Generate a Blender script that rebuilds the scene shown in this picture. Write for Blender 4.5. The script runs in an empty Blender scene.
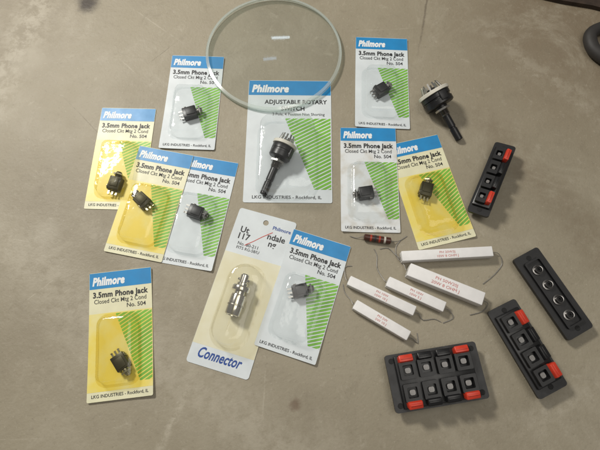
import bpy, bmesh, math, random
from math import radians, sin, cos, pi, atan2
from mathutils import Vector, Matrix, noise as mnoise
random.seed(4)
sc = bpy.context.scene
C = sc.collection
FP = 470.0; TH = 71.5; AA = radians(90 - TH); CH = 0.473

def at(px, py, z=0.0):
    u = (px - 300) / FP; v = (225 - py) / FP
    d = Vector((u, v * cos(AA) + sin(AA), v * sin(AA) - cos(AA)))
    t = (z - CH) / d.z
    return Vector((d.x * t, d.y * t, z))

# ------------------------------------------------------------------ materials
def mat(name, col, rough=0.5, metal=0.0, var=0.12, scale=60.0, bump=0.0, bscale=400.0, spec=0.5, col2=None, coat=0.0, lo=.35, hi=.7):
    m = bpy.data.materials.new(name); m.use_nodes = True
    nt = m.node_tree; N = nt.nodes; L = nt.links
    b = N['Principled BSDF']
    tc = N.new('ShaderNodeTexCoord')
    no = N.new('ShaderNodeTexNoise'); no.inputs['Scale'].default_value = scale; no.inputs['Detail'].default_value = 6
    L.new(tc.outputs['Object'], no.inputs['Vector'])
    mx = N.new('ShaderNodeMix'); mx.data_type = 'RGBA'
    c2 = col2 if col2 else tuple(c * (1 - var) for c in col)
    mx.inputs[6].default_value = (*col, 1); mx.inputs[7].default_value = (*c2, 1)
    rp = N.new('ShaderNodeValToRGB'); rp.color_ramp.elements[0].position = lo; rp.color_ramp.elements[1].position = hi
    L.new(no.outputs['Fac'], rp.inputs['Fac']); L.new(rp.outputs['Color'], mx.inputs[0])
    L.new(mx.outputs[2], b.inputs['Base Color'])
    b.inputs['Metallic'].default_value = metal
    b.inputs['Specular IOR Level'].default_value = spec
    b.inputs['Coat Weight'].default_value = coat
    mr = N.new('ShaderNodeMapRange'); mr.inputs['To Min'].default_value = max(0.02, rough - 0.08); mr.inputs['To Max'].default_value = min(1, rough + 0.08)
    L.new(no.outputs['Fac'], mr.inputs['Value']); L.new(mr.outputs['Result'], b.inputs['Roughness'])
    if bump > 0:
        n2 = N.new('ShaderNodeTexNoise'); n2.inputs['Scale'].default_value = bscale; n2.inputs['Detail'].default_value = 4
        L.new(tc.outputs['Object'], n2.inputs['Vector'])
        bp = N.new('ShaderNodeBump'); bp.inputs['Strength'].default_value = bump; bp.inputs['Distance'].default_value = 0.001
        L.new(n2.outputs['Fac'], bp.inputs['Height']); L.new(bp.outputs['Normal'], b.inputs['Normal'])
    return m

def clear(name, tint, haze, hazecol, gl=0.6, base=0.05, rough=0.10, bscale=90, bstr=0.35):
    m = bpy.data.materials.new(name); m.use_nodes = True
    nt = m.node_tree; N = nt.nodes; L = nt.links
    N.remove(N['Principled BSDF']); out = N['Material Output']
    tr = N.new('ShaderNodeBsdfTransparent'); tr.inputs['Color'].default_value = (*tint, 1)
    df = N.new('ShaderNodeBsdfDiffuse'); df.inputs['Color'].default_value = (*hazecol, 1)
    gs = N.new('ShaderNodeBsdfGlossy'); gs.inputs['Roughness'].default_value = rough
    m1 = N.new('ShaderNodeMixShader'); m1.inputs[0].default_value = haze
    L.new(tr.outputs[0], m1.inputs[1]); L.new(df.outputs[0], m1.inputs[2])
    tc = N.new('ShaderNodeTexCoord'); no = N.new('ShaderNodeTexNoise'); no.inputs['Scale'].default_value = bscale
    L.new(tc.outputs['Object'], no.inputs['Vector'])
    bp = N.new('ShaderNodeBump'); bp.inputs['Strength'].default_value = bstr; bp.inputs['Distance'].default_value = 0.002
    L.new(no.outputs['Fac'], bp.inputs['Height'])
    L.new(bp.outputs['Normal'], gs.inputs['Normal'])
    lw = N.new('ShaderNodeLayerWeight'); lw.inputs['Blend'].default_value = 0.25
    mr = N.new('ShaderNodeMapRange'); mr.inputs['To Min'].default_value = base; mr.inputs['To Max'].default_value = gl
    L.new(lw.outputs['Facing'], mr.inputs['Value'])
    pw = N.new('ShaderNodeMath'); pw.operation = 'POWER'; pw.inputs[1].default_value = 1.5
    L.new(mr.outputs['Result'], pw.inputs[0])
    ad = N.new('ShaderNodeMath'); ad.operation = 'MAXIMUM'; ad.inputs[1].default_value = base
    L.new(pw.outputs[0], ad.inputs[0])
    m2 = N.new('ShaderNodeMixShader')
    L.new(ad.outputs[0], m2.inputs[0]); L.new(m1.outputs[0], m2.inputs[1]); L.new(gs.outputs[0], m2.inputs[2])
    L.new(m2.outputs[0], out.inputs['Surface'])
    return m

WHITE = mat('card_white', (0.67, 0.72, 0.74), 0.45, var=0.12, scale=45, bump=0.02)
STAINED = mat('card_stained', (0.68, 0.71, 0.72), 0.5, scale=60, col2=(0.52, 0.49, 0.42), bump=0.03, lo=.45, hi=.72)
CREAM = mat('card_cream', (0.74, 0.72, 0.50), 0.45, var=0.12, scale=45, bump=0.02)
YELLOW = mat('card_yellowed', (0.76, 0.62, 0.12), 0.4, scale=38, col2=(0.74, 0.67, 0.30), lo=.42, hi=.66)
PALEY = mat('card_pale_yellow', (0.72, 0.70, 0.54), 0.4, scale=40, col2=(0.66, 0.62, 0.42))
BLUE = mat('ink_blue', (0.02, 0.25, 0.56), 0.4, var=0.15)
GREEN = mat('ink_green', (0.20, 0.50, 0.055), 0.45, var=0.25)
INK = mat('ink_black', (0.02, 0.02, 0.022), 0.5)
LOGO = mat('ink_white', (0.82, 0.84, 0.84), 0.5)
REDINK = mat('ink_red', (0.55, 0.07, 0.05), 0.5)
PRINTR = mat('print_red', (0.55, 0.14, 0.12), 0.6)
NAVY = mat('ink_navy', (0.02, 0.07, 0.30), 0.5)
BLACKP = mat('black_plastic', (0.009, 0.009, 0.010), 0.36, var=0.4, scale=90, bump=0.012, bscale=500)
BLACKM = mat('black_moulding', (0.013, 0.013, 0.014), 0.45, var=0.4, scale=90, bump=0.02, bscale=500)
HOLE = mat('socket_dark', (0.004, 0.004, 0.004), 0.7)
GLINT = mat('socket_glint', (0.26, 0.25, 0.24), 0.35, var=.4, scale=200)
REDP = mat('red_plastic', (0.60, 0.045, 0.02), 0.38, var=0.25, scale=120, bump=0.01)
STEEL = mat('tinned_metal', (0.55, 0.54, 0.51), 0.28, 1.0, var=0.25, scale=150)
LEADM = mat('dull_wire', (0.30, 0.29, 0.275), 0.5, 0.6, var=0.25, scale=150)
CHROME = mat('nickel_plate', (0.80, 0.79, 0.77), 0.16, 1.0, var=0.2, scale=120)
DARKMET = mat('dark_metal', (0.20, 0.19, 0.18), 0.32, 1.0, var=0.4, scale=200)
SOCKMET = mat('tarnished_metal', (0.32, 0.31, 0.30), 0.30, 1.0, var=0.6, scale=300)
WAFER = mat('pale_wafer', (0.70, 0.67, 0.58), 0.5, var=0.2)
CERAM = mat('white_ceramic', (0.80, 0.79, 0.78), 0.55, var=0.07, scale=120, bump=0.06, bscale=900)
FILLER = mat('cement_filler', (0.60, 0.59, 0.56), 0.8, var=0.2, scale=300, bump=0.4)
BROWN = mat('resistor_brown', (0.07, 0.025, 0.016), 0.3, var=0.3, scale=200)
BANDR = mat('band_red', (0.35, 0.04, 0.02), 0.35)
BANDS = mat('band_silver', (0.55, 0.52, 0.45), 0.35)
MATB = mat('mat_brown', (0.045, 0.028, 0.018), 0.8, var=0.4, scale=120, bump=0.5)
RUBBER = mat('dark_rubber', (0.03, 0.027, 0.025), 0.6, var=0.3)
BLIS = clear('clear_blister', (0.97, 0.98, 0.98), 0.015, (0.8, 0.82, 0.82), base=.04)
BLISC = clear('faintly_aged_blister', (0.98, 0.97, 0.93), 0.02, (0.8, 0.8, 0.74), base=.04)
BLISY = clear('yellowed_blister', (0.98, 0.95, 0.78), 0.02, (0.78, 0.66, 0.22), base=.04)
GLASS = clear('lens_glass', (0.975, 0.985, 0.978), 0.015, (0.8, 0.86, 0.84), gl=0.35, base=0.05, rough=0.035, bscale=5, bstr=0.0)
GLASSB = clear('lens_underside', (0.985, 0.99, 0.985), 0.01, (0.8, 0.85, 0.82), gl=0.05, base=0.002, rough=0.3, bscale=5, bstr=0.0)
GLASSR = clear('lens_rim_glass', (0.78, 0.86, 0.82), 0.32, (0.85, 0.90, 0.86), gl=0.8, base=0.14, rough=0.10, bscale=5, bstr=0.0)  # pale haze mixed in so the rim reads as a bright edge

# ------------------------------------------------------------------ mesh helpers
_tc = {}
def text_mesh(s, shear=0.0, bold=0.0):
    k = (s, shear, bold)
    if k in _tc: return _tc[k]
    cu = bpy.data.curves.new('t', 'FONT'); cu.body = s; cu.size = 1; cu.shear = shear; cu.offset = bold; cu.resolution_u = 3
    if bold > .02: cu.space_character = 1.0 + bold * 1.4
    o = bpy.data.objects.new('t', cu); C.objects.link(o)
    bpy.context.view_layer.update()
    dg = bpy.context.evaluated_depsgraph_get()
    me = bpy.data.meshes.new_from_object(o.evaluated_get(dg))
    bpy.data.objects.remove(o)
    xs = [v.co.x for v in me.vertices] or [0, 1]
    _tc[k] = (me, min(xs), max(xs))
    return _tc[k]

def rrect(w, h, r, n=5, cx=0, cy=0):
    p = []
    for (sx, sy, a0) in ((1, 1, 0), (-1, 1, 90), (-1, -1, 180), (1, -1, 270)):
        for i in range(n + 1):
            a = radians(a0 + 90 * i / n)
            p.append((cx + sx * (w / 2 - r) + r * cos(a), cy + sy * (h / 2 - r) + r * sin(a)))
    return p

class MB:
    def __init__(s): s.bm = bmesh.new(); s.mats = []
    def mi(s, m):
        if m not in s.mats: s.mats.append(m)
        return s.mats.index(m)
    def add(s, t, m, M=None):
        i = s.mi(m)
        for f in t.faces: f.material_index = i
        if M is not None: t.transform(M)
        me = bpy.data.meshes.new('tmp'); t.to_mesh(me); t.free(); s.bm.from_mesh(me); bpy.data.meshes.remove(me)
        return s
    def box(s, c, size, m, bev=0.0, M=None, seg=2, taper=1.0):
        t = bmesh.new(); bmesh.ops.create_cube(t, size=1)
        for v in t.verts:
            k = taper if v.co.z > 0 else 1.0
            v.co = Vector((v.co.x * size[0] * k, v.co.y * size[1] * k, v.co.z * size[2]))
        if bev > 0: bmesh.ops.bevel(t, geom=t.edges[:], offset=bev, segments=seg, affect='EDGES', profile=0.5)
        X = Matrix.Translation(c)
        if M is not None: X = X @ M
        return s.add(t, m, X)
    def lathe(s, prof, m, M=None, seg=32, cap=True):
        t = bmesh.new(); rings = []
        for (r, z) in prof:
            rings.append([t.verts.new((max(r, 1e-6) * cos(2 * pi * i / seg), max(r, 1e-6) * sin(2 * pi * i / seg), z)) for i in range(seg)])
        for a, b in zip(rings, rings[1:]):
            for i in range(seg):
                t.faces.new((a[i], a[(i + 1) % seg], b[(i + 1) % seg], b[i]))
        if cap:
            t.faces.new(rings[0][::-1]); t.faces.new(rings[-1])
        bmesh.ops.recalc_face_normals(t, faces=t.faces[:])
        return s.add(t, m, M)
    def prism(s, pts, z0, z1, m, hole=None, M=None, bev=0.0):
        t = bmesh.new()
        loops = [pts] + ([hole] if hole else [])
        es = []
        for lp in loops:
            vs = [t.verts.new((x, y, z0)) for x, y in lp]
            es += [t.edges.new((vs[i], vs[(i + 1) % len(vs)])) for i in range(len(vs))]
        bmesh.ops.triangle_fill(t, edges=es, use_beauty=True)
        r = bmesh.ops.extrude_face_region(t, geom=t.faces[:])
        for v in [g for g in r['geom'] if isinstance(g, bmesh.types.BMVert)]: v.co.z = z1
        bmesh.ops.recalc_face_normals(t, faces=t.faces[:])
        return s.add(t, m, M)
    def sheet(s, pts, z, m, M=None):
        t = bmesh.new(); f = t.faces.new([t.verts.new((x, y, z)) for x, y in pts])
        f.normal_update()
        if f.normal.z < 0: f.normal_flip()
        return s.add(t, m, M)
    def loft(s, loops, m, capend=True, M=None):
        t = bmesh.new(); R = [[t.verts.new(p) for p in lp] for lp in loops]
        n = len(R[0])
        for a, b in zip(R, R[1:]):
            for i in range(n): t.faces.new((a[i], a[(i + 1) % n], b[(i + 1) % n], b[i]))
        if capend: t.faces.new(R[-1])
        bmesh.ops.recalc_face_normals(t, faces=t.faces[:])
        return s.add(t, m, M)
    def text(s, st, x, y, z, size, m, width=None, shear=0, bold=0, M=None, right=False):
        me, x0, x1 = text_mesh(st, shear, bold)
        t = bmesh.new(); t.from_mesh(me)
        sx = size if width is None else width / (x1 - x0)
        ox = x - x0 * sx if not right else x - x1 * sx
        X = Matrix.Translation((ox, y, z)) @ Matrix.Diagonal((sx, size, 1, 1))
        if M is not None: X = M @ X
        return s.add(t, m, X)
    def tube(s, pts, r, m, seg=8, sub=4):
        P = [Vector(p) for p in pts]; Q = []
        for i in range(len(P) - 1):
            p0 = P[max(i - 1, 0)]; p1 = P[i]; p2 = P[i + 1]; p3 = P[min(i + 2, len(P) - 1)]
            for k in range(sub):
                t = k / sub
                Q.append(0.5 * ((2 * p1) + (p2 - p0) * t + (2 * p0 - 5 * p1 + 4 * p2 - p3) * t * t + (3 * p1 - p0 - 3 * p2 + p3) * t ** 3))
        Q.append(P[-1])
        t = bmesh.new(); rings = []; up = Vector((0.13, 0.21, 0.97))
        for i, q in enumerate(Q):
            d = (Q[min(i + 1, len(Q) - 1)] - Q[max(i - 1, 0)]).normalized()
            a = d.cross(up).normalized(); b = a.cross(d); up = b
            rings.append([t.verts.new(q + r * (cos(2 * pi * k / seg) * a + sin(2 * pi * k / seg) * b)) for k in range(seg)])
        for a, b in zip(rings, rings[1:]):
            for i in range(seg): t.faces.new((a[i], a[(i + 1) % seg], b[(i + 1) % seg], b[i]))
        t.faces.new(rings[0][::-1]); t.faces.new(rings[-1])
        bmesh.ops.recalc_face_normals(t, faces=t.faces[:])
        return s.add(t, m)
    def bend(s, W, Hh, a, c, cs, cut=True):
        c *= .6
        if cut and (a or c):
            for i in range(1, 20):
                g = s.bm.verts[:] + s.bm.edges[:] + s.bm.faces[:]
                bmesh.ops.bisect_plane(s.bm, geom=g, plane_co=(0, (i / 20 - .5) * Hh, 0), plane_no=(0, 1, 0))
            for i in range(1, 12):
                g = s.bm.verts[:] + s.bm.edges[:] + s.bm.faces[:]
                bmesh.ops.bisect_plane(s.bm, geom=g, plane_co=((i / 12 - .5) * W, 0, 0), plane_no=(1, 0, 0))
        for v in s.bm.verts:
            x = 2 * v.co.x / W; y = 2 * v.co.y / Hh
            v.co.z += a * y * y + c * max(0, (cs[0] * x + cs[1] * y) - .9) ** 2
        return s
    def build(s, name, parent=None, M=None, pre=None):
        if pre is not None: s.bm.transform(pre)
        me = bpy.data.meshes.new(name); s.bm.to_mesh(me); s.bm.free()
        for m in s.mats: me.materials.append(m)
        me.shade_smooth(); me.set_sharp_from_angle(angle=radians(32))
        o = bpy.data.objects.new(name, me); C.objects.link(o)
        if parent is not None: o.parent = parent
        if M is not None: o.matrix_local = M
        return o

def thing(name, label, cat, M, group=None):
    o = bpy.data.objects.new(name, None); o.empty_display_size = 0.02; C.objects.link(o)
    o.matrix_world = M; o['label'] = label; o['category'] = cat
    if group: o['group'] = group
    return o

def quad(c, z=0.0):
    a, b, d, e = [at(x, y, z) for x, y in c]       # TL TR BR BL
    cen = (a + b + d + e) / 4
    top = (b - a) + (d - e); up = (a - e) + (b - d)
    W = top.length / 2; Hh = up.length / 2
    a1 = atan2(top.y, top.x); a2 = atan2(up.y, up.x) - pi / 2
    dd = (a2 - a1 + pi) % (2 * pi) - pi
    wt = Hh / (Hh + W)
    return cen, a1 + dd * wt, W, Hh

def clip(poly, a, b, c):            # keep a*x+b*y<=c
    out = []
    for i in range(len(poly)):
        p = poly[i]; q = poly[(i + 1) % len(poly)]
        fp = a * p[0] + b * p[1] - c; fq = a * q[0] + b * q[1] - c
        if fp <= 0: out.append(p)
        if fp * fq < 0:
            t = fp / (fp - fq); out.append((p[0] + t * (q[0] - p[0]), p[1] + t * (q[1] - p[1])))
    return out

# ------------------------------------------------------------------ floor
fl = MB(); fl.sheet([(-4, -4), (4, -4), (4, 4), (-4, 4)], 0, WHITE)
floor = fl.build('floor'); floor['kind'] = 'structure'
def floor_mat():
    m = bpy.data.materials.new('worn_concrete'); m.use_nodes = True
    nt = m.node_tree; N = nt.nodes; L = nt.links; b = N['Principled BSDF']
    tc = N.new('ShaderNodeTexCoord')
    def noise(scale, detail=8, rough=0.6, dist=0.0):
        n = N.new('ShaderNodeTexNoise'); n.inputs['Scale'].default_value = scale; n.inputs['Detail'].default_value = detail
        n.inputs['Roughness'].default_value = rough; n.inputs['Distortion'].default_value = dist
        L.new(tc.outputs['Object'], n.inputs['Vector']); return n.outputs['Fac']
    def ramp(f, p0, p1):
        r = N.new('ShaderNodeMapRange'); r.interpolation_type = 'SMOOTHSTEP'
        r.inputs['From Min'].default_value = p0; r.inputs['From Max'].default_value = p1
        L.new(f, r.inputs['Value']); return r.outputs['Result']
    def math_(op, a, b_=None):
        n = N.new('ShaderNodeMath'); n.operation = op
        for i, x in enumerate((a, b_)):
            if x is None: continue
            if isinstance(x, (int, float)): n.inputs[i].default_value = x
            else: L.new(x, n.inputs[i])
        return n.outputs[0]
    def mix(f, a, col, k=1.0):
        n = N.new('ShaderNodeMix'); n.data_type = 'RGBA'
        if k != 1.0: f = math_('MULTIPLY', f, k)
        L.new(f, n.inputs[0])
        if isinstance(a, tuple): n.inputs[6].default_value = (*a, 1)
        else: L.new(a, n.inputs[6])
        n.inputs[7].default_value = (*col, 1); return n.outputs[2]
    c = mix(ramp(noise(4, 6), 0.35, 0.68), (0.315, 0.278, 0.202), (0.258, 0.224, 0.160))
    def spot(p, r, col, k, edge=.2):
        nonlocal c
        q = at(*p); x = N.new('ShaderNodeVectorMath'); x.operation = 'DISTANCE'; L.new(tc.outputs['Object'], x.inputs[0]); x.inputs[1].default_value = q
        s = math_('ADD', x.outputs['Value'], math_('MULTIPLY', math_('SUBTRACT', noise(1.3 / r, 6, .7), 0.5), r))
        c = mix(math_('SUBTRACT', 1.0, ramp(s, r * edge, r)), c, col, k)
    spot((610, -10), .32, (0.17, 0.125, 0.078), .75, .1)  # darker, browner vignette painted into both far corners of the floor
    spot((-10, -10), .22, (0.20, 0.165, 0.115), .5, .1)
    c = mix(ramp(noise(11, 10, 0.75, 0.8), 0.48, 0.70), c, (0.375, 0.337, 0.258), 0.6)
    c = mix(ramp(noise(30, 9, 0.75, 0.5), 0.54, 0.72), c, (0.20, 0.170, 0.118), 0.45)
    c = mix(ramp(noise(70, 9, 0.72, 0.6), 0.57, 0.70), c, (0.42, 0.382, 0.30), 0.4)
    c = mix(ramp(noise(260, 4, 0.7), 0.55, 0.8), c, (0.15, 0.124, 0.086), 0.5)
    c = mix(ramp(noise(420, 3, 0.6, 0.3), 0.63, 0.74), c, (0.46, 0.425, 0.34), 0.45)
    wob = noise(14, 8, 0.7)
    patch = noise(60, 8, .75)
    def line(p, q, w, col, k, wobble=0.01, lo=.42, hi=.58):
        nonlocal c
        a = at(*p); e = at(*q); d = (e - a).normalized(); n = Vector((-d.y, d.x, 0))
        def dot(v):
            x = N.new('ShaderNodeVectorMath'); x.operation = 'DOT_PRODUCT'; L.new(tc.outputs['Object'], x.inputs[0]); x.inputs[1].default_value = v
            return x.outputs['Value']
        s = math_('ADD', dot(n), -n.dot(a))
        s = math_('ADD', s, math_('MULTIPLY', math_('SUBTRACT', wob, 0.5), wobble))
        f = math_('SUBTRACT', 1.0, ramp(math_('ABSOLUTE', s), 0.0, w))
        t0 = dot(d); a0 = d.dot(a); a1 = d.dot(e); sf = min(.03, (a1 - a0) * .25)
        g = math_('MULTIPLY', ramp(t0, a0 - sf, a0 + sf), math_('SUBTRACT', 1.0, ramp(t0, a1 - sf, a1 + sf)))
        f = math_('MULTIPLY', math_('MULTIPLY', f, g), ramp(patch, lo, hi))
        c = mix(f, c, col, k)
    line((60, -40), (-20, 130), 0.040, (0.42, 0.382, 0.30), 0.7, 0.06)
    line((-40, 215), (330, 490), 0.055, (0.42, 0.382, 0.30), 0.55, 0.05, .33, .6)
    line((475, 110), (625, 275), 0.040, (0.19, 0.15, 0.098), 0.55, 0.05, .30, .6)
    line((432, -30), (420, 45), 0.0022, (0.09, 0.07, 0.05), 0.6, 0.014, .3, .55)
    line((186, 390), (150, 470), 0.006, (0.44, 0.40, 0.315), 0.7, 0.014)
    line((470, 20), (620, 130), 0.025, (0.40, 0.36, 0.28), 0.4, 0.06)
    line((510, 420), (610, 380), 0.016, (0.40, 0.362, 0.285), 0.5, 0.05)
    rs = random.Random(11)
    for i in range(12):
        x = rs.uniform(0, 160) if i % 2 else rs.uniform(10, 590); y = rs.uniform(10, 440); an = rs.uniform(0, pi); ln = rs.uniform(20, 60)
        light = rs.random() < .8
        line((x, y), (x + ln * cos(an), y + ln * sin(an) * .9), rs.uniform(.0006, .0012), (0.48, 0.44, 0.35) if light else (0.13, 0.105, 0.07), rs.uniform(.3, .6), .006, .38, .6)
    spot((295, 405), 0.008, (0.12, 0.07, 0.04), 0.65)
    spot((88, 3), 0.020, (0.03, 0.02, 0.012), 0.95)
    spot((28, 60), 0.035, (0.42, 0.385, 0.305), 0.4)
    spot((45, 235), 0.022, (0.42, 0.385, 0.305), 0.4)
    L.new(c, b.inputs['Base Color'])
    r = N.new('ShaderNodeMapRange'); r.inputs['To Min'].default_value = 0.42; r.inputs['To Max'].default_value = 0.68
    L.new(noise(20, 6), r.inputs['Value']); L.new(r.outputs['Result'], b.inputs['Roughness'])
    bp = N.new('ShaderNodeBump'); bp.inputs['Strength'].default_value = 0.4; bp.inputs['Distance'].default_value = 0.0012
    L.new(math_('ADD', noise(220, 6, 0.7), math_('MULTIPLY', noise(30, 4), 1.5)), bp.inputs['Height']); L.new(bp.outputs['Normal'], b.inputs['Normal'])
    return m
floor.data.materials.clear(); floor.data.materials.append(floor_mat())

# ------------------------------------------------------------------ carded parts
def blister(parent, cx, cy, w, h, d, r, m, t=0.0008, seed=0, warp=None):
    b = MB()
    def lp(ww, hh, rr, z):
        out = []
        base = rrect(ww, hh, max(rr, 0.001), 6, cx, cy)
        for i, (x, y) in enumerate(base):          # straight runs are divided too so that the film can dent
            x2, y2 = base[(i + 1) % len(base)]
            k = 6 if i % 7 == 6 else 1
            for q in range(k): out.append([x + (x2 - x) * q / k, y + (y2 - y) * q / k, z])
        return out
    L = [lp(w + .007, h + .007, r + .003, t), lp(w + .0012, h + .0012, r, t + .0002), lp(w, h, r, t + .001), lp(w - .0015, h - .0015, r - .0008, d * .5), lp(w - .003, h - .003, r - .0015, d - .0022), lp(w - .0042, h - .0042, r - .002, d - .0008), lp(w - .008, h - .008, r - .003, d), lp(w * .62, h * .72, r * .6, d + .0002), lp(w * .42, h * .5, r * .5, d + .0003), lp(w * .2, h * .3, r * .3, d + .0003)]
    for i, l in enumerate(L):
        if i < 2: continue
        amp = (.0005 if i < 5 else .0005) * (1.4 if w > .05 else 1)
        for p in l:
            q = Vector((p[0] * 75 + seed * 7.3, p[1] * 75, p[2] * 90 + seed))
            nv = mnoise.noise_vector(q)
            p[0] += nv.x * amp * .7; p[1] += nv.y * amp * .7
            if i > 3: p[2] += nv.z * amp
    b.loft(L, m)
    if warp: b.bend(*warp, cut=False)
    return b.build('blister', parent)

def stripes(b, reg0, z, step, wd, ang):
    nx, ny = -sin(ang), cos(ang); k = -.15
    while k < .15:
        p = clip(clip(reg0, nx, ny, k + wd), -nx, -ny, -k)
        if len(p) >= 3: b.sheet(p, z, GREEN)
        k += step

def card_board(parent, W, Hh, kind, warp=None):
    t = 0.0005
    b = MB()
    base = {'white': WHITE, 'stained': STAINED, 'yellow': CREAM}[kind]
    b.prism(rrect(W, Hh, 0.0015, 3), 0, t, base)
    X = lambda u: (u - .5) * W
    Y = lambda v: (.5 - v) * Hh
    z = t + .00009
    if kind == 'yellow':
        b.sheet([(X(.001), Y(.335)), (X(.999), Y(.335)), (X(.999), Y(.93)), (X(.001), Y(.93))], z, YELLOW)
    b.sheet([(X(.004), Y(.003)), (X(.996), Y(.003)), (X(.996), Y(.135)), (X(.004), Y(.135))], z, BLUE)
    z2 = z + .00009
    stripes(b, [(X(.42), Y(.345)), (X(.99), Y(.345)), (X(.99), Y(.88)), (X(.80), Y(.88))], z2, .0034, .0023, radians(29))
    z3 = z2 + .00004
    b.text('Philmore', X(.05), Y(.105), z3, .0112, LOGO, width=.52 * W, shear=.2, bold=.055)
    b.text('3.5mm Phone Jack', X(.06), Y(.205), z3, .0078, INK, width=.88 * W, bold=.036)
    b.text('Closed Ckt Mtg 2 Cond', X(.08), Y(.255), z3, .0062, INK, width=.83 * W, bold=.004)
    b.text('No. 504', X(.90), Y(.305), z3, .0058, INK, bold=.012, right=True)
    b.text('LKG INDUSTRIES - Rockford, IL', X(.07), Y(.972), z3, .0042, INK, width=.86 * W, bold=.012)
    if warp: b.bend(*warp)
    return b.build('backing_card', parent)

def jack(parent, x, y, z, rot, v):
    b = MB()
    b.box((0, 0, .0045), (.0155, .013, .009), BLACKP, .0008)
    b.box((.001, 0, .0094), (.010, .0085, .0012), BLACKM, .0003)
    b.box((-.004, .0068, .005), (.003, .0012, .007), DARKMET, .0002)
    j = b.build('phone_jack', parent, Matrix.Translation((x, y, z)) @ Matrix.Rotation(rot, 4, 'Z'))
    RX = Matrix.Rotation(radians(90), 4, 'Y')
    s = MB()
    prof = [(.0031, 0)]
    for i in range(6): prof += [(.0034, .0004 + i * .001), (.0030, .0009 + i * .001)]
    prof += [(.0028, .0065), (.0018, .0066), (.0017, .001)]
    s.lathe(prof, DARKMET if v % 2 else STEEL, Matrix.Translation((.0077, 0, .0046)) @ RX, 20)
    s.build('bushing', j)
    n = MB(); n.lathe([(.0035, 0), (.0052, .0001), (.0052, .0016), (.0035, .0017)], STEEL, Matrix.Translation((.0103, 0, .0052)) @ RX, 6, cap=False); n.build('nut', j)
    for k in (-1, 0, 1):
        l = MB(); l.box((-.010, k * .0038, .005 + .001 * k), (.005, .0018, .0004), STEEL, 0); l.box((-.0123, k * .0038, .0042), (.0004, .0018, .0022), STEEL, 0); l.build('lug', j)
    return j

small = {
 'A': ([(172,56),(224,57),(215,153),(160,148)], 'white', (190,113), 20, 0, 0, (.0012, .0012, (-1, -1)), 'white striped jack card left of the glass disc, topmost of the left group'),
 'B': ([(101,106),(157,108),(143,213),(84,210)], 'yellow', (115,186), 80, 0, 0, None, 'yellowed jack card at far left, its lower right corner under another yellowed card'),
 'C': ([(139,149),(191,158),(161,263),(110,246)], 'yellow', (143,201), 150, 0, .0009, None, 'yellowed jack card lying between a yellowed card and a white card, overlapping both'),
 'D': ([(184,155),(239,163),(211,272),(154,261)], 'white', (196,212), -10, 0, 0, (0, .003, (1, -1)), 'white striped jack card whose left edge lies under a yellowed card'),
 'E': ([(90,271),(150,266),(156,399),(88,405)], 'yellow', (121,362), -60, 0, 0, (.0016, .002, (1, -1)), 'yellowed jack card lying alone at the lower left of the floor'),
 'H': ([(294,235),(352,250),(316,358),(252,342)], 'white', (300,291), 30, -.7, 0, (.0006, .0025, (1, -1)), 'tilted white striped jack card directly right of the long connector card'),
 'I': ([(354,43),(409,43),(410,126),(354,122)], 'white', (381,90), 35, 0, 0, (.001, .002, (-1, -1)), 'white striped jack card right of the glass disc, beside the loose rotary switch'),
 'J': ([(345,127),(396,124),(399,233),(336,239)], 'stained', (366,193), 190, .8, 0, (0, .003, (-1, -1)), 'stained white striped jack card above the small brown resistor, overlapping a yellowed card'),
 'K': ([(391,152),(436,143),(468,229),(420,242)], 'yellow', (426,190), 60, 0, 0, (0, .003, (1, -1)), 'yellowed jack card tilted beneath a white card at the right of the spread'),
}
fits = {k: quad(v[0]) for k, v in small.items()}
Ws = sorted(f[2] for f in fits.values()); Hs = sorted(f[3] for f in fits.values())
CW = Ws[len(Ws) // 2]; CHh = Hs[len(Hs) // 2]
for i, (k, (cs, kind, jp, jr, tilt, zl, wp, lab)) in enumerate(small.items()):
    cen, ang, _, _ = fits[k]
    lift = abs(sin(radians(tilt))) * CW / 2 + zl
    M = Matrix.Translation(cen + Vector((0, 0, .0002 + lift))) @ Matrix.Rotation(ang, 4, 'Z') @ Matrix.Rotation(radians(-tilt), 4, 'Y')
    t = thing('blister_card', lab, 'blister card', M, 'carded phone jacks')
    warp = (CW, CHh, *wp) if wp else None
    card_board(t, CW, CHh, kind, warp)
    bx, by = -.002, -.125 * CHh
    bw, bh = .037, .063
    blister(t, bx, by, bw, bh, .0145, .008, BLISY if kind == 'yellow' else BLIS, seed=i + 1, warp=warp)
    lp = M.inverted() @ at(*jp, .006)
    x = max(bx - bw / 2 + .012, min(bx + bw / 2 - .012, lp.x)); y = max(by - bh / 2 + .012, min(by + bh / 2 - .012, lp.y))
    jack(t, x, y, .0009, radians(jr), i)

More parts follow.
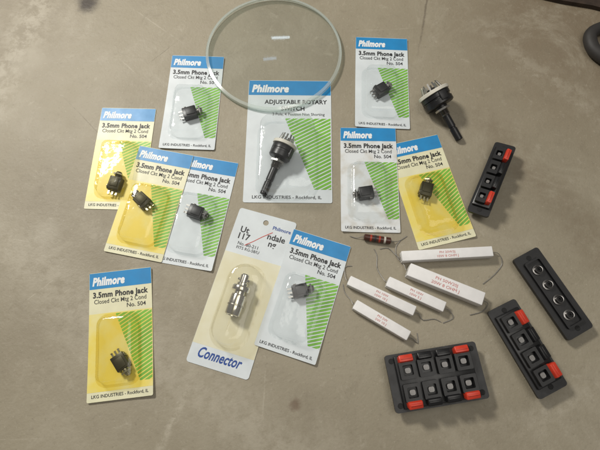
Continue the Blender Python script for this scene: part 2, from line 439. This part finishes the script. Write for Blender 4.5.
def rotary(parent, M, R, as_part):
    def fin(mb, name, par, MM):
        return mb.build(name, par, MM)
    b = MB()
    b.lathe([(R * .96, 0), (R, .0008), (R, .0050), (R * .93, .0055), (R * .93, .0075), (R * .99, .008), (R * .99, .0130), (R * .9, .0142), (R * .42, .0146), (R * .42, .0170)], BLACKP, None, 40)
    for k in range(2):
        b.box((R * .93 * (1 if k else -1), 0, .006), (R * .3, R * .5, .010), BLACKM, .0008)
    if as_part:
        body = b.build('rotary_switch', parent, M); par = body; PM = None
    else:
        body = b.build('switch_body', parent, M); par = parent; PM = M
    w = MB(); w.lathe([(R * 1.02, -.0042), (R * 1.08, -.0036), (R * 1.08, -.0004), (R * 1.02, -.0001)], WAFER, None, 40)
    fin(w, 'wafer', par, PM)
    hb = MB(); hb.lathe([(R * .28, -.0078), (R * .32, -.0073), (R * .32, -.0043)], BLACKM, None, 20); fin(hb, 'hub', par, PM)
    for k in range(12):
        a = 2 * pi * k / 12 + .1
        l = MB(); X = Matrix.Rotation(a, 4, 'Z')
        l.box((0, 0, -.0045), (.0005, .0019, .0100), STEEL, 0, None)
        l.bm.transform(X @ Matrix.Translation((R * .74, 0, -.0040)) @ Matrix.Rotation(radians(14 + random.uniform(-5, 5)), 4, 'Y'))
        fin(l, 'lug', par, PM)
    s = MB(); pr = [(.0050, .0170)]
    for i in range(7): pr += [(.0054, .0174 + i * .0012), (.0049, .0180 + i * .0012)]
    pr += [(.0044, .0265)]
    s.lathe(pr, DARKMET, None, 24); fin(s, 'bushing', par, PM)
    n = MB(); n.lathe([(.005, .0172), (.0082, .0173), (.0082, .0195), (.005, .0196)], STEEL, None, 6, cap=False); fin(n, 'nut', par, PM)
    h = MB(); h.lathe([(.0040, .0265), (.0041, .027), (.0041, .041), (.0035, .0415), (.0035, .043), (.0041, .0435), (.0041, .057), (.0034, .0578)], BLACKP, None, 24); fin(h, 'shaft', par, PM)
    return body

# large card with rotary switch
cen, ang, FW, FH = quad([(249,82),(332,80),(331,204),(243,202)])
MF = Matrix.Translation(cen + Vector((0, 0, .0002))) @ Matrix.Rotation(ang, 4, 'Z')
tF = thing('blister_card', 'large white blister card holding a rotary switch, partly under the glass disc', 'blister card', MF)
b = MB(); b.prism(rrect(FW, FH, .002, 4), 0, .0005, WHITE)
X = lambda u: (u - .5) * FW
Y = lambda v: (.5 - v) * FH
b.sheet([(X(.004), Y(.003)), (X(.996), Y(.003)), (X(.996), Y(.13)), (X(.004), Y(.13))], .00056, BLUE)
stripes(b, [(X(.45), Y(.33)), (X(.99), Y(.33)), (X(.99), Y(.90)), (X(.80), Y(.90))], .00062, .0040, .0027, radians(29))
b.text('Philmore', X(.04), Y(.102), .00068, .0132, LOGO, width=.45 * FW, shear=.2, bold=.055)
b.text('ADJUSTABLE ROTARY', X(.20), Y(.205), .00068, .0075, INK, width=.75 * FW, bold=.025)
b.text('SWITCH', X(.40), Y(.262), .00068, .0075, INK, width=.28 * FW, bold=.025)
b.text('3 Pole, 4 Position Non Shorting', X(.30), Y(.305), .00068, .0050, INK, width=.62 * FW, bold=.005)
b.text('LKG INDUSTRIES - Rockford, IL', X(.10), Y(.97), .00068, .0052, INK, width=.78 * FW, bold=.012)
b.build('backing_card', tF)
blister(tF, -.001, -.17 * FH, .062, .090, .0275, .014, BLIS, seed=23)
p0 = MF.inverted() @ at(284, 147, .013); p1 = MF.inverted() @ at(265, 190, .006)
d = (Vector((p1.x, p1.y, 0)) - Vector((p0.x, p0.y, 0))).normalized(); d.z = -.16; d.normalize()
Q = Vector((0, 0, 1)).rotation_difference(d).to_matrix().to_4x4()
rotary(tF, Matrix.Translation((p0.x, p0.y, .0138)) @ Q, .0122, True)

# loose rotary switch
R = .0165
p0 = at(434, 96, R); p1 = at(457, 136, .004)
d = (p1 - p0); d.z = 0; d.normalize()
ML = Matrix.Translation((p0.x, p0.y, 0)) @ Matrix.Rotation(atan2(d.y, d.x), 4, 'Z')
tL = thing('rotary_switch', 'loose black rotary switch with bare shaft and solder lugs, beside a white jack card', 'switch', ML)
dl = Vector((1, 0, -.27)).normalized()
rotary(tL, Matrix.Translation((0, 0, R + .0018)) @ Vector((0, 0, 1)).rotation_difference(dl).to_matrix().to_4x4(), R, False)

# connector card
cen, ang, GW, GH = quad([(241,211),(300,221),(246,379),(184,361)])
MG = Matrix.Translation(cen + Vector((0, 0, .0002))) @ Matrix.Rotation(ang, 4, 'Z')
tG = thing('blister_card', 'long tilted blister card with a silver connector and blue Connector lettering at its bottom', 'blister card', MG)
X = lambda u: (u - .5) * GW
Y = lambda v: (.5 - v) * GH
b = MB(); b.prism(rrect(GW, GH, .003, 5), 0, .0005, WHITE, hole=[(X(.5) + .003 * cos(i * pi / 8), Y(.055) + .003 * sin(i * pi / 8)) for i in range(16)])
z = .00056
b.sheet([(X(.002), Y(.30)), (X(.998), Y(.30)), (X(.998), Y(.885)), (X(.002), Y(.885))], z, PALEY)
z += .00006
b.text('Philmore', X(.95), Y(.085), z, .0055, NAVY, right=True, bold=.02)
b.text('Ut', X(.13), Y(.155), z, .0092, INK, bold=.02)
b.text('ndale', X(.90), Y(.155), z, .0092, INK, right=True, bold=.02)
b.text('117', X(.13), Y(.200), z, .0092, INK, bold=.02)
b.text('ng', X(.78), Y(.200), z, .0092, INK, right=True, bold=.02)
b.text('No. 80-211', X(.16), Y(.240), z, .0050, INK, bold=.008)
b.text('FITS RG-58/U', X(.16), Y(.267), z, .0044, INK, bold=.008)
b.text('Connector', X(.14), Y(.955), z, .0140, NAVY, width=.70 * GW, shear=.3, bold=.025)
pts = [(X(.28), Y(.235)), (X(.40), Y(.195)), (X(.52), Y(.150)), (X(.66), Y(.105))]
for (xa, ya), (xb, yb) in zip(pts, pts[1:]):
    b.sheet([(xa, ya - .0005), (xb, yb - .0005), (xb, yb + .0005), (xa, ya + .0005)], z + .00006, REDINK)
b.build('backing_card', tG)
blister(tG, 0, -.11 * GH, .034, .082, .0205, .016, BLISC, seed=31)
cp = MG.inverted() @ at(238, 299, .008)
DN = Matrix.Rotation(radians(90), 4, 'X')     # local z -> card -y (down the card)
cb = MB()
cb.lathe([(.0052, -.002), (.0056, -.0015), (.0056, .0100), (.0078, .0104), (.0080, .0112), (.0080, .0300), (.0076, .0308), (.0060, .0312), (.0058, .0290)], CHROME, None, 36)
con = cb.build('coaxial_connector', tG, Matrix.Translation((cp.x, cp.y + .014, .0100)) @ DN)
rb = MB()
rb.lathe([(.0058, .0012), (.0090, .0015), (.0093, .0022), (.0093, .0058), (.0090, .0066), (.0058, .0070)], CHROME, None, 40, cap=False); rb.build('collar', con)
gr = MB(); gr.lathe([(.0081, .0200), (.0083, .0203), (.0083, .0215), (.0081, .0218)], STEEL, None, 36, cap=False); gr.build('band', con)
pn = MB(); pn.lathe([(.0044, -.002), (.0044, -.0100), (.0036, -.0112), (.0022, -.0114)], CHROME, None, 24); pn.build('barrel', con)
for s_ in (-1, 1):
    by_ = MB(); by_.lathe([(.0012, 0), (.0012, .0016), (.0008, .0019)], CHROME, Matrix.Translation((s_ * .0043, 0, -.0055)) @ Matrix.Rotation(radians(90 * s_), 4, 'Y'), 14); by_.build('bayonet_stud', con)

# ------------------------------------------------------------------ push terminals
def terminals(label, corners, rows, cols, zt, red, group=None, roll=0, name='push_terminal_block'):
    cen, ang, W, Hh = quad(corners, zt)
    M = Matrix.Translation((cen.x, cen.y, 0)) @ Matrix.Rotation(ang, 4, 'Z')
    if roll: M = M @ Matrix.Translation((0, 0, sin(abs(radians(roll))) * Hh * .36)) @ Matrix.Rotation(radians(roll), 4, 'X')
    t = thing(name, label, 'terminal block', M, group)
    b = MB()
    b.prism(rrect(W, Hh, .003, 4), zt - .003, zt, BLACKM)
    for sx in (-1, 1):
        for sy in ((-1, 1) if rows == 2 else (0,)):
            b.lathe([(.0026, zt + .0002), (.0022, zt + .0003), (.0018, zt + .0001)], HOLE, Matrix.Translation((sx * (W / 2 - .0055), sy * (Hh / 2 - .006), 0)), 16)
    b.build('mounting_plate', t)
    r = MB(); r.box((0, 0, (zt - .003) / 2), (W * .80, Hh * .74, zt - .0031), BLACKP, .0008); r.build('rear_body', t)
    pitch = W * .80 / cols
    h = MB(); h.box((0, 0, zt + .0018), (W * .82, Hh * (.90 if rows == 2 else .80), .0034), BLACKP, .0009)
    h.build('housing', t)
    for rr in range(rows):
        s = 1 if rr == 0 else -1
        y0 = s * Hh * .19 if rows == 2 else -Hh * .10
        yl = s * Hh * .385 if rows == 2 else Hh * .24
        for cc in range(cols):
            x = (cc - (cols - 1) / 2) * pitch
            bo = MB()
            bw = pitch * .86; bd = Hh * (.30 if rows == 2 else .46)
            zz = zt + .0036
            hw = min(bw, bd) * .62
            bo.prism(rrect(bw, bd, .001, 2), zz - .0004, zz + .0045, BLACKM, hole=rrect(hw, hw, .0011, 3))
            bo.prism(rrect(hw * .55, hw * .5, hw * .16, 3, random.uniform(-.0004, .0004), random.uniform(-.0004, .0004)), zz - .0003, zz + .0024, GLINT)  # grey block painted as the glint deep in the socket
            bo.build('socket', t, Matrix.Translation((x, y0, 0)))
            isred = cc in red
            l = MB(); l.box((0, 0, 0), (bw * .92, Hh * (.13 if rows == 2 else .24), .0085), REDP if isred else BLACKP, .0009, Matrix.Rotation(radians(-14 * s), 4, 'X'), taper=.92)
            l.box((0, .0005 * s, .0042), (bw * .7, .0012, .0012), REDP if isred else BLACKP, .0003)
            o = l.build('lever', t, Matrix.Translation((x, yl, zt + .0065)) @ Matrix.Rotation(radians(random.uniform(-3, 3)), 4, 'X'))
            if isred: o['label'] = 'red push lever'
    return t
terminals('wide black push terminal block with two rows of four sockets and red corner levers', [(383,355),(475,342),(490,398),(397,414)], 2, 4, .013, (0, 3))
terminals('black four way push terminal strip with red end levers, right of the wide terminal block', [(515,301),(570,385),(541,398),(484,311)], 1, 4, .012, (0, 3))
terminals('small black push terminal strip with red levers, below the loose rotary switch', [(516,150),(490,222),(471,210),(497,141)], 1, 4, .011, (0, 3), roll=14)

zt = .010
cen, ang, W, Hh = quad([(537,249),(595,325),(569,342),(512,258)], zt)
M = Matrix.Translation((cen.x, cen.y, 0)) @ Matrix.Rotation(ang, 4, 'Z')
t = thing('socket_strip', 'black strip with four round metal sockets at the right edge', 'socket strip', M)
b = MB(); b.prism(rrect(W, Hh, .003, 4), zt - .004, zt, BLACKM)
for sx in (-1, 1): b.lathe([(.0026, zt + .0002), (.0022, zt + .0003), (.0018, zt + .0001)], HOLE, Matrix.Translation((sx * (W / 2 - .006), 0, 0)), 16)
b.build('mounting_plate', t)
r = MB(); r.box((0, 0, (zt - .004) / 2), (W * .78, Hh * .7, zt - .0041), BLACKP, .0008); r.build('rear_body', t)
fr = MB(); fr.prism(rrect(W * .80, Hh * .62, .002, 3), zt + .0001, zt + .003, BLACKP, hole=rrect(W * .76, Hh * .50, .0015, 3)); fr.build('rim', t)
for cc in range(4):
    s = MB(); s.lathe([(.0052, 0), (.0052, .0010), (.0040, .0013), (.0040, .0040), (.0037, .0044), (.0030, .0042), (.0028, .0015), (.0001, .0015)], SOCKMET, None, 28)
    o = s.build('socket', t, Matrix.Translation(((cc - 1.5) * W * .185, 0, zt + .0001)) @ Matrix.Rotation(radians(random.uniform(-4, 4)), 4, 'X'))
    q = MB(); q.lathe([(.0026, .0016), (.0026, .0032), (.0013, .0033), (.0012, .0018)], HOLE, None, 20); q.build('insulator', o)

# ------------------------------------------------------------------ resistors
def cement(label, p, q, w, h, lines, lead_l, lead_r):
    a = at(*p, h); b_ = at(*q, h); d = b_ - a; Ln = d.length; cen = (a + b_) / 2
    M = Matrix.Translation((cen.x, cen.y, 0)) @ Matrix.Rotation(atan2(d.y, d.x), 4, 'Z')
    t = thing('cement_resistor', label, 'resistor', M, 'white cement resistors')
    b = MB(); b.box((0, 0, h / 2 + .0001), (Ln, w, h), CERAM, .0007, seg=3)
    for sx in (-1, 1): b.box((sx * (Ln / 2), 0, h / 2), (.0008, w * .7, h * .7), FILLER, .0002)
    sz = w * .33
    for i, s in enumerate(lines):
        y = w * (.06 - .38 * i)
        me, x0, x1 = text_mesh(s, 0, 0); wd = min(Ln * .5, (x1 - x0) * sz * 1.1)
        b.text(s, -wd / 2, y, h + .0002, sz, PRINTR, width=wd)
    b.build('ceramic_body', t)
    iv = M.inverted()
    for sx, path in ((-1, lead_l), (1, lead_r)):
        pts = [Vector((sx * (Ln / 2 - .001), 0, h * .5)), Vector((sx * (Ln / 2 + .002), 0, h * .48))] + [iv @ at(*pp) for pp in path]
        m = MB(); m.tube(pts, .00036, LEADM, sub=3); m.build('lead', t)
cement('long white cement resistor lying nearly level, topmost of the five', (402,256), (493,251), .0105, .0105, ['PH 20W3J', '10W 8 OHM J'], [(395,254,.003), (388,248,.001), (380,249,.0006)], [(499,254,.003), (502,264,.001), (494,275,.0006), (483,284,.0006)])
cement('largest white cement resistor with two red lines, between the long and short ones', (409,269), (484,299), .0135, .0115, ['PH 50W20J', '20W 8 OHM J'], [(404,265,.003), (397,257,.001), (396,247,.0006), (401,240,.0006)], [(488,304,.003), (483,311,.001), (470,315,.0006)])
cement('short white cement resistor lying directly below the largest one', (388,281), (445,307), .0105, .0095, ['PH 10W', '10W 5 J'], [(382,277,.003), (377,268,.001), (377,256,.0006), (374,249,.0006)], [(450,311,.003), (453,318,.001), (443,323,.0006)])
cement('white cement resistor in the middle of three short ones, nearest the striped card', (349,280), (415,311), .0100, .0095, ['PH 10W', '10W 10 J'], [(345,276,.003), (345,267,.001), (352,266,.0006)], [(419,314,.003), (423,320,.001), (434,319,.0006), (441,322,.0006)])
cement('lowest white cement resistor of the five, just above the wide terminal block', (355,304), (409,336), .0100, .0095, ['PH 5W', '5W 10 J'], [(351,300,.003), (345,293,.001), (343,284,.0006)], [(413,339,.003), (418,343,.001), (417,333,.0006)])

a = at(364, 237, .0038); b_ = at(391, 241, .0038); d = b_ - a; Ln = d.length
M = Matrix.Translation(((a.x + b_.x) / 2, (a.y + b_.y) / 2, 0)) @ Matrix.Rotation(atan2(d.y, d.x), 4, 'Z')
t = thing('carbon_resistor', 'small brown banded resistor lying at the bottom edge of a white card', 'resistor', M)
RY = Matrix.Rotation(radians(90), 4, 'Y'); r = .0036
b = MB(); b.lathe([(r * .6, -Ln / 2), (r * .95, -Ln / 2 + .0006), (r, -Ln / 2 + .0014), (r, Ln / 2 - .0014), (r * .95, Ln / 2 - .0006), (r * .6, Ln / 2)], BROWN, Matrix.Translation((0, 0, r + .0001)) @ RY, 28)
for x, m in ((-.008, BANDR), (-.0035, INK), (.001, BANDR), (.0065, BANDS)):
    b.lathe([(r * 1.01, x), (r * 1.015, x + .0001), (r * 1.015, x + .0019), (r * 1.01, x + .002)], m, Matrix.Translation((0, 0, r + .0001)) @ RY, 28, cap=False)
b.build('resistor_body', t)
for sx, path in ((-1, [(356, 238, .001), (350, 236, .0012)]), (1, [(399, 241, .001), (407, 236, .0006)])):
    m = MB(); m.tube([Vector((sx * (Ln / 2 - .0005), 0, r)), Vector((sx * (Ln / 2 + .002), 0, r))] + [M.inverted() @ at(*p) for p in path], .00036, LEADM); m.build('lead', t)

# ------------------------------------------------------------------ glass disc
e1 = at(206, 53, .004); e2 = at(342, 53, .004); GR = (e2 - e1).length / 2
M = Matrix.Translation((at(274, 53, .001).x, at(274, 53, .002).y, .0012))
t = thing('glass_disc', 'large round clear glass disc lying on the floor over the rotary switch card edge', 'glass disc', M)
b = MB()
n = 10
b.lathe([(GR * .955 * (1 - i / n), .0054 + .0022 * (1 - ((1 - i / n)) ** 2)) for i in range(n + 1)], GLASS, None, 96, cap=False)
b.lathe([(GR * .985, .0002), (GR * .5, .0001), (.0002, .0001)], GLASSB, None, 96, cap=False)
b.build('lens_face', t)
b = MB(); b.lathe([(GR * .985, .0002), (GR * .998, .0006), (GR, .0014), (GR, .0040), (GR * .995, .0047), (GR * .978, .0050), (GR * .955, .0054)], GLASSR, None, 96, cap=False)
b.build('rim', t)

# ------------------------------------------------------------------ things at the picture edge
b = MB()
pl = [at(525, -4), at(560, 4), at(590, 9), at(640, 22), at(700, -40), at(640, -90), at(540, -60)]
b.prism([(p.x, p.y) for p in pl], .0004, .006, MATB)
o = b.build('floor_mat'); o['label'] = 'dark brown edge of a mat at the top right corner'; o['category'] = 'mat'
b = MB(); b.tube([at(640, 75, .008), at(604, 58, .008), at(591, 44, .008), at(596, 30, .008), at(640, 20, .008)], .0075, RUBBER, seg=16, sub=8)
o = b.build('cable'); o['label'] = 'thick dark cable bending in from the right edge below the mat'; o['category'] = 'cable'

# ------------------------------------------------------------------ camera and lights
cam = bpy.data.cameras.new('camera'); cam.sensor_width = 36; cam.lens = 36 * FP / 600; cam.clip_start = .01; cam.clip_end = 50
co = bpy.data.objects.new('camera', cam); C.objects.link(co); co.location = (0, 0, CH); co.rotation_euler = (AA, 0, 0); sc.camera = co
def lamp(name, loc, target, sx, sy, power, col):
    l = bpy.data.lights.new(name, 'AREA'); l.shape = 'RECTANGLE'; l.size = sx; l.size_y = sy; l.energy = power; l.color = col
    o = bpy.data.objects.new(name, l); C.objects.link(o); o.location = loc
    o.rotation_euler = (Vector(target) - Vector(loc)).to_track_quat('-Z', 'Y').to_euler(); return o
lamp('key_lamp', (-.74, .82, 1.02), (-.02, .16, 0), .24, .18, 16.3, (1, .962, .895))  # key light, added low at the left, clear of the glass's mirror angle
hit = at(284, 27, .008); v = hit - Vector((0, 0, CH)); v.z = -v.z
lamp('glint_lamp', hit + v * (1.9 / v.z), (0, .35, 0), .17, .028, .20, (.70, .86, 1))  # small added lamp, there to be mirrored in the glass as a streak
hit = at(268, 67, .008); v = hit - Vector((0, 0, CH)); v.z = -v.z
lamp('glint_lamp', hit + v * (1.9 / v.z), (0, .35, 0), .12, .028, .055, (.4, .65, 1))  # second added lamp, for the bluer reflection lower on the glass
lamp('fill_lamp', (.35, .1, 1.5), (0, .15, 0), .9, .9, 6.5, (1, .96, .89))  # broad overhead fill, added to soften the key light's shadows
w = bpy.data.worlds.new('World'); sc.world = w; w.use_nodes = True
w.node_tree.nodes['Background'].inputs[0].default_value = (1.0, .96, .90, 1); w.node_tree.nodes['Background'].inputs[1].default_value = .18
sc.view_settings.view_transform = 'Standard'; sc.view_settings.look = 'None'; sc.view_settings.exposure = 0
